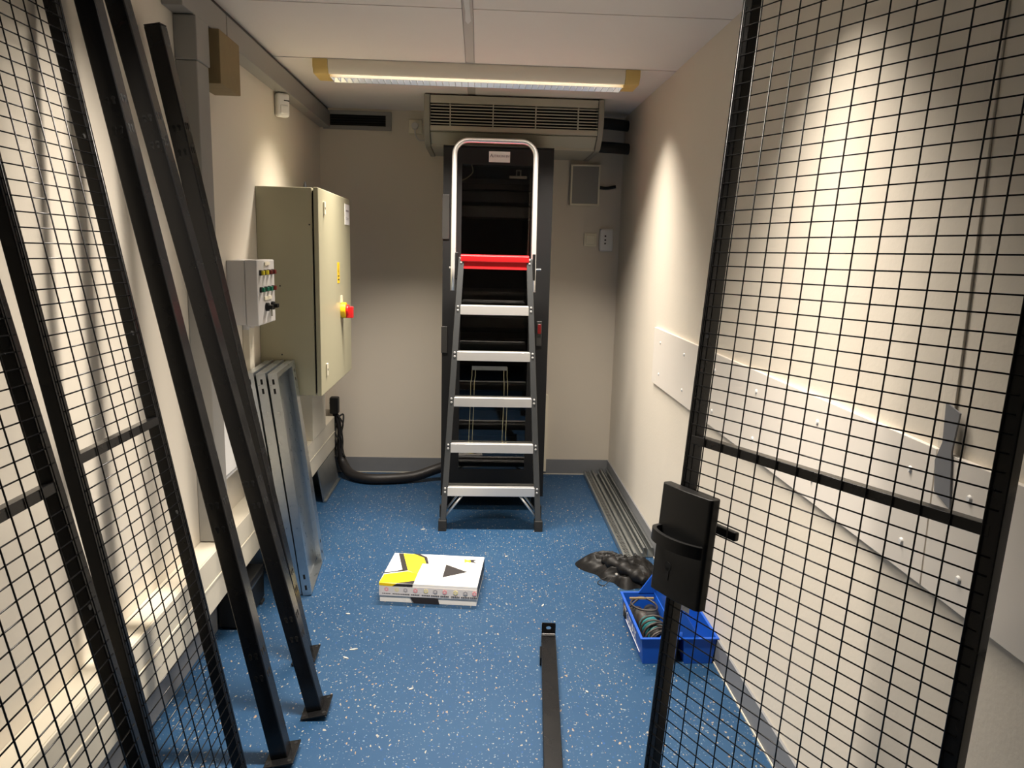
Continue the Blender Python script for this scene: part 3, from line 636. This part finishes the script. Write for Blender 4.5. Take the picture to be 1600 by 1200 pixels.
# ------------------------------------------------------------------ right side
for k, (x0, x1, h, y0, lb) in enumerate(((0.742, 0.790, 0.030, 3.42, 'slotted galvanised profile lying farthest from the right wall'), (0.796, 0.842, 0.040, 3.46, 'galvanised channel profile lying in the middle of the row by the right wall'), (0.850, 0.902, 0.052, 3.50, 'galvanised channel profile lying against the right wall'))):
    t = thing('steel_profile', lb, 'profile', (0, 0, 0), group='galvanised profiles on the floor')
    mb = MB().box(x0, x1, y0, 4.895, 0.002, 0.004).box(x0, x0 + 0.002, y0, 4.895, 0.002, h).box(x1 - 0.002, x1, y0, 4.895, 0.002, h)
    mb.box(x0 + 0.002, x0 + 0.011, y0, 4.895, h - 0.002, h).box(x1 - 0.011, x1 - 0.002, y0, 4.895, h - 0.002, h)
    obj('channel', mb, M_galvd, t)
    if k == 0:
        obj('slot_shade', MB().box(x0 + 0.011, x1 - 0.011, y0, 4.895, h - 0.012, h - 0.010), M_hole, t)  # added black sheet, gives the slots their dark depth by colour
        mb = MB().box(x0 + 0.0225, x0 + 0.0255, y0, 4.895, h - 0.002, h)
        y = y0
        while y < 4.88: mb.box(x0 + 0.011, x1 - 0.011, y, y + 0.009, h - 0.002, h); y += 0.019
        o = obj('slotted_web', mb, M_galvd, t); o['kind'] = 'stuff'
    if k == 1: obj('inner_rib', MB().box(x0 + 0.018, x0 + 0.026, y0, 4.895, 0.004, 0.022), M_galvd, t)
    if k == 2: obj('inner_rib', MB().box(x0 + 0.022, x0 + 0.025, y0, 4.895, 0.004, 0.045), M_galvd, t)

# black jacket: a crumpled heap of cloth
def jacket():
    nu, nv = 120, 44; mb = MB(); vs = []
    cx, cy = 0.715, 3.300
    for j in range(nv + 1):
        r = j / nv
        for i in range(nu):
            a = 2 * math.pi * i / nu
            out = 0.135 + 0.028 * math.cos(2 * (a - 2.6)) + 0.016 * math.sin(3 * a + 0.6) + 0.010 * math.sin(7 * a + 1.3)
            if abs(((a - 2.55 + math.pi) % (2 * math.pi)) - math.pi) < 0.6: out += 0.045 * math.cos((((a - 2.55 + math.pi) % (2 * math.pi)) - math.pi) / 0.6 * math.pi / 2)
            x = math.cos(a) * out * r * 1.08; y = math.sin(a) * out * r * 1.2
            p = Vector((x * 11, y * 11, 1.7))
            q_ = Vector((x * 8 + y * 26, y * 6 - x * 9, 4)); fold = noise.noise(p) * 0.45 + (1 - 2.2 * abs(noise.noise(q_))) * 0.55 + (1 - 2 * abs(noise.noise(q_ * 2.3))) * 0.22 - 0.1
            h = 0.100 * (1 - r ** 2.2) * max(0.15, 0.50 + 0.62 * fold) + 0.012 * (1 - r ** 8)
            if j == nv: h = 0.001
            vs.append((cx + x, cy + y, max(h, 0.001)))
    fs = []
    for j in range(nv):
        for i in range(nu):
            k = (i + 1) % nu
            if j == 0: fs.append((i, nu + k, nu + i)) if False else fs.append((i, k, nu + k, nu + i))
            else: fs.append((j * nu + i, j * nu + k, (j + 1) * nu + k, (j + 1) * nu + i))
    mb.add(vs, fs); return mb
tj = thing('jacket', 'crumpled black jacket lying on the floor behind the blue tool caddy', 'jacket', (0, 0, 0))
jb = obj('cloth', jacket(), M_cloth, tj, smooth=True)
obj('sleeve', MB().tube(smoothpts([(0.62, 3.33, 0.055), (0.67, 3.27, 0.062), (0.73, 3.20, 0.050), (0.78, 3.15, 0.035)], 6), [0.018] * 3 + [0.028 + 0.008 * math.sin(i * 1.3) for i in range(14)] + [0.02] * 2, 12), M_cloth, tj, smooth=True)
obj('drawstring', MB().tube(smoothpts([(0.64, 3.20, 0.03), (0.60, 3.17, 0.006), (0.575, 3.19, 0.004), (0.58, 3.215, 0.005), (0.62, 3.225, 0.02)]), 0.0018, 6), M_rubber, tj, smooth=True)
obj('snap_button', MB().cyl((0.655, 3.185, 0.05), (0.655, 3.180, 0.056), 0.006, 12), M_chrome, tj)

# blue tool caddy
tg = thing('tool_caddy', 'blue plastic tool caddy with two bins beside the right wall', 'tool caddy', (0.765, 2.70, 0), math.radians(0.5))
def bin_(x0, x1):
    y0, y1, h, w = -0.19, 0.185, 0.105, 0.0035
    mb = MB()
    def ring(z, g): return [(x0 + g, y0 + g, z), (x1 - g, y0 + g, z), (x1 - g, y1 - g, z), (x0 + g, y1 - g, z)]
    o0 = ring(0.0, 0.010); o1 = ring(h, 0.0); r0 = ring(h, -0.007); r1 = ring(h + 0.006, -0.007); i1 = ring(h + 0.006, w); i0 = ring(0.004, 0.010 + w)
    vs = o0 + o1 + r0 + r1 + i1 + i0; fs = [(3, 2, 1, 0), (20, 21, 22, 23)]
    for lv in range(5):
        for k in range(4): fs.append((lv * 4 + k, lv * 4 + (k + 1) % 4, lv * 4 + 4 + (k + 1) % 4, lv * 4 + 4 + k))
    return mb.add(vs, fs)
obj('bin', bin_(-0.142, -0.004), M_blue, tg, bevel=.0015)
obj('bin', bin_(0.014, 0.140), M_blue, tg, bevel=.0015)
obj('handle_wall', MB().prism([(-0.19, 0.105), (0.185, 0.105), (0.185, 0.13), (0.15, 0.215), (-0.12, 0.215), (-0.19, 0.13)], -0.004, 0.010, 'x'), M_blue, tg, bevel=.003)
for yy in (0.178, -0.188): obj('end_gusset', MB().prism([(-0.075, 0.108), (0.075, 0.108), (0.012, 0.21), (-0.006, 0.21)], yy, yy + 0.008, 'y'), M_blue, tg, bevel=.002)
ltx = Matrix.Translation((-0.1392, 0.02, 0.055)) @ Matrix.Rotation(math.radians(-90), 4, 'Z') @ Matrix.Rotation(math.radians(94.5), 4, 'X')
text('lettering', 'TODAX', 0.062, ltx, M_paper, tg)
obj('print_patch', MB().box(-0.1405, -0.1385, 0.115, 0.150, 0.040, 0.085), M_brown, tg)
obj('print_line', MB().box(-0.1372, -0.1352, -0.14, 0.15, 0.024, 0.027), M_paper, tg)
tm = thing('power_tool', 'teal power tool with its dark cord coiled around it inside the blue caddy', 'power tool', (0.692, 2.68, 0))
obj('motor_body', MB().cyl((0.0, 0.02, 0.062), (0.015, -0.09, 0.075), 0.040, 20), M_teal, tm, smooth=False, bevel=.006)
obj('motor_grille', MB().cyl((0.015, -0.09, 0.075), (0.020, -0.135, 0.08), 0.038, 20, 0.030), M_rackm, tm, bevel=.004)
obj('grip', MB().tube([(0.0, 0.02, 0.06), (-0.01, 0.09, 0.06), (-0.015, 0.15, 0.05)], [0.036, 0.026, 0.024], 14), M_cord, tm, smooth=True)
obj('tool_sleeve', MB().tube(smoothpts([(-0.045, 0.155, 0.045), (-0.01, 0.08, 0.05), (0.02, 0.0, 0.035), (0.03, -0.10, 0.03), (0.02, -0.15, 0.03)], 5), 0.034, 12), M_rubber, tm, smooth=True)
obj('tool_sleeve', MB().tube(smoothpts([(0.04, 0.155, 0.05), (0.035, 0.09, 0.06), (0.0, 0.05, 0.06)], 5), 0.030, 12), M_rubber, tm, smooth=True)
co = []
for i in range(90):
    a = i * 0.42; rr = 0.050 + 0.006 * math.sin(i * 0.37)
    co.append((0.012 + math.cos(a) * rr * 1.02, -0.045 - 0.0009 * i + 0.028 * math.sin(a * 0.5), 0.078 + math.sin(a) * rr * 0.85))
obj('cord', MB().tube(co, 0.0042, 7), M_cord, tm, smooth=True)
obj('cord', MB().tube(smoothpts([(-0.055, 0.10, 0.10), (0.0, 0.145, 0.115), (0.045, 0.10, 0.11), (0.03, 0.03, 0.118), (-0.03, 0.05, 0.112), (-0.05, 0.12, 0.106), (0.0, 0.155, 0.112), (0.05, 0.12, 0.104)], 8), 0.0042, 7), M_cord, tm, smooth=True)
tag(obj('wooden_stick', MB().box(0.64, 0.74, 2.815, 2.823, 0.112, 0.118), M_brown, None), 'thin brown stick lying across the far end of the caddy bin', 'stick')

# grey tape on the right wall
tp_ = [(1.356, 1.238), (1.312, 1.225), (1.322, 1.15), (1.306, 1.040), (1.358, 1.060), (1.368, 1.12), (1.352, 1.16)]
tag(obj('tape_strip', MB().prism([(y, z) for y, z in tp_], RW - 0.016, RW - 0.0125, 'x'), M_gtape, None), 'strip of grey tape stuck over the board joint on the right wall', 'tape')

# ------------------------------------------------------------------ the printed carton
tcx = thing('carton', 'flat white carton with yellow and black print lying on the floor', 'carton', (-0.1955, 2.992, 0), math.radians(-6.0))
BWd, BDp, BH = 0.425, 0.320, 0.088
obj('tray', MB().box(-BWd / 2 + .003, BWd / 2 - .003, 0.003, BDp - .003, 0, BH - 0.03), M_carton, tcx, bevel=.001)
lidb = obj('lid', MB().box(-BWd / 2, BWd / 2, 0, BDp, 0.027, BH), M_carton, tcx, bevel=.0015)
_lv = [0]
def deco(poly, m_, name='print', face='top'):
    _lv[0] += 1; e = 0.0003 + 0.00006 * _lv[0]
    q = [(-BWd / 2 + max(0.002, min(0.998, s)) * BWd, max(0.002, min(0.998, t)) * (BDp if face == 'top' else BH)) for s, t in poly]
    if face == 'top': obj(name, MB().prism(q, BH - 0.0005, BH + e), m_, lidb)
    else: obj(name, MB().prism(q, -e, 0.0005, 'y'), m_, lidb)
deco([(0.046, 0.99), (0.1, 0.987), (0.237, 0.415), (0.172, 0.435)], M_pblk)
deco([(0.002, 0.285), (0.172, 0.435), (0.237, 0.415), (0.003, 0.326)][::-1], M_pblk)
deco([(0.1, 0.987), (0.219, 0.988), (0.347, 0.866), (0.395, 0.666), (0.358, 0.636), (0.349, 0.311), (0.237, 0.41)], M_pyel)
deco([(0.009, 0.256), (0.239, 0.395), (0.352, 0.311), (0.35, 0.089), (0.179, 0.003), (0.0, 0.0)], M_pyel2)
deco([(0.209, 1.0), (0.284, 1.0), (0.376, 0.896), (0.423, 0.668), (0.395, 0.666), (0.347, 0.866)], M_pblk)
deco([(0.179, 0.003), (0.353, 0.102), (0.354, 0.003)], M_pblk)
deco([(0.356, 0.662), (0.611, 0.673), (0.598, 0.002), (0.354, 0.006)], M_paper, 'paper_label')
deco([(0.611, 0.673), (0.858, 0.458), (0.619, 0.247)], M_pblk)
deco([(0.786, 0.895), (0.83, 0.857), (0.853, 0.887), (0.867, 0.778), (0.825, 0.80), (0.80, 0.765)], M_pyel, 'logo')
deco([(0.854, 0.873), (0.925, 0.895), (0.893, 0.835), (0.925, 0.77), (0.863, 0.795)], M_pblk, 'logo')
for k in range(5): deco([(0.795 + k * 0.024, 0.735), (0.811 + k * 0.024, 0.735), (0.811 + k * 0.024, 0.752), (0.795 + k * 0.024, 0.752)], M_pgry, 'logo')
for k in range(6): deco([(0.376 + k * 0.02, 0.478), (0.388 + k * 0.02, 0.478), (0.390 + k * 0.02, 0.512), (0.378 + k * 0.02, 0.512)], M_pgry, 'print_line')
for t0 in (0.36, 0.26, 0.16): deco([(0.375, t0), (0.585, t0), (0.585, t0 + 0.008), (0.375, t0 + 0.008)], M_tape, 'print_line')
deco([(0.0, 0.995), (0.18, 0.984), (0.132, 0.832), (0.0, 0.872)], M_pyel2, face='front')
deco([(0.136, 0.833), (0.183, 0.985), (0.274, 0.989), (0.28, 0.836)], M_pblk, face='front')
deco([(0.272, 0.989), (0.347, 0.991), (0.344, 0.844), (0.284, 0.836)], M_pblk, face='front')
deco([(0.0, 0.84), (1.0, 0.84), (1.0, 0.345), (0.0, 0.345)], M_tape, 'tape', 'front')
deco([(0.322, 0.30), (0.604, 0.30), (0.619, 0.005), (0.36, 0.005)], M_pblk, face='front')
for k, s0 in enumerate((0.078, 0.184, 0.273, 0.375, 0.482, 0.577, 0.673, 0.783, 0.883, 0.975)):
    m_ = (M_ppnk, M_ptan, M_pgry)[k % 3]
    deco([(s0 + 0.024 * math.cos(a), 0.675 + 0.115 * math.sin(a)) for a in [math.pi / 6 + math.pi / 3 * i for i in range(6)]], m_, 'tape_emblem', 'front')
    deco([(s0 + 0.009 * math.cos(a), 0.675 + 0.045 * math.sin(a)) for a in [math.pi / 6 + math.pi / 3 * i for i in range(6)]], M_tape, 'tape_emblem', 'front')
    for q in range(5):
        x0 = s0 - 0.042 + q * 0.0175
        deco([(x0, 0.435), (x0 + 0.012, 0.435), (x0 + 0.012, 0.475), (x0, 0.475)], M_pblk, 'tape_print', 'front')

for sx in (-1, 1):
    a, b = sorted((sx * (BWd / 2 - 0.0005), sx * (BWd / 2 + 0.0006)))
    obj('side_print', MB().box(a, b, 0.004, BDp - 0.004, 0.030, BH - 0.002), M_pblk, lidb)

# ------------------------------------------------------------------ small scraps on the floor
SCR = ('left of the ladder foot', 'right of the printed carton', 'near the middle post foot, longer of two', 'near the middle post foot, shorter of two', 'in front of the printed carton', 'right of the black bar on the floor', 'behind the carton, in front of the ladder', 'close to the foot of the shelf trays')
for i, (x, y, a, l) in enumerate(((-0.28, 3.86, 0.4, 0.04), (0.30, 2.98, 1.1, 0.035), (-0.45, 2.62, 0.2, 0.05), (-0.47, 2.56, 2.6, 0.04), (-0.21, 2.36, 0.5, 0.03), (0.40, 2.34, 2.2, 0.02), (0.16, 3.5, 0.9, 0.025), (-0.52, 2.9, 2.9, 0.03))):
    l *= 0.6
    o = obj('floor_scrap', MB().prism([(-l / 2, -0.002), (0, -0.004), (l / 2, -0.001), (l / 2, 0.001), (0.002, 0.003), (-l / 2, 0.001)], 0.0005, 0.003), M_scrap, None)
    o.location = (x, y, 0); o.rotation_euler = (0, 0, a)
    tag(o, 'tiny pale scrap on the blue floor ' + SCR[i], 'scrap', 'pale scraps on the floor')
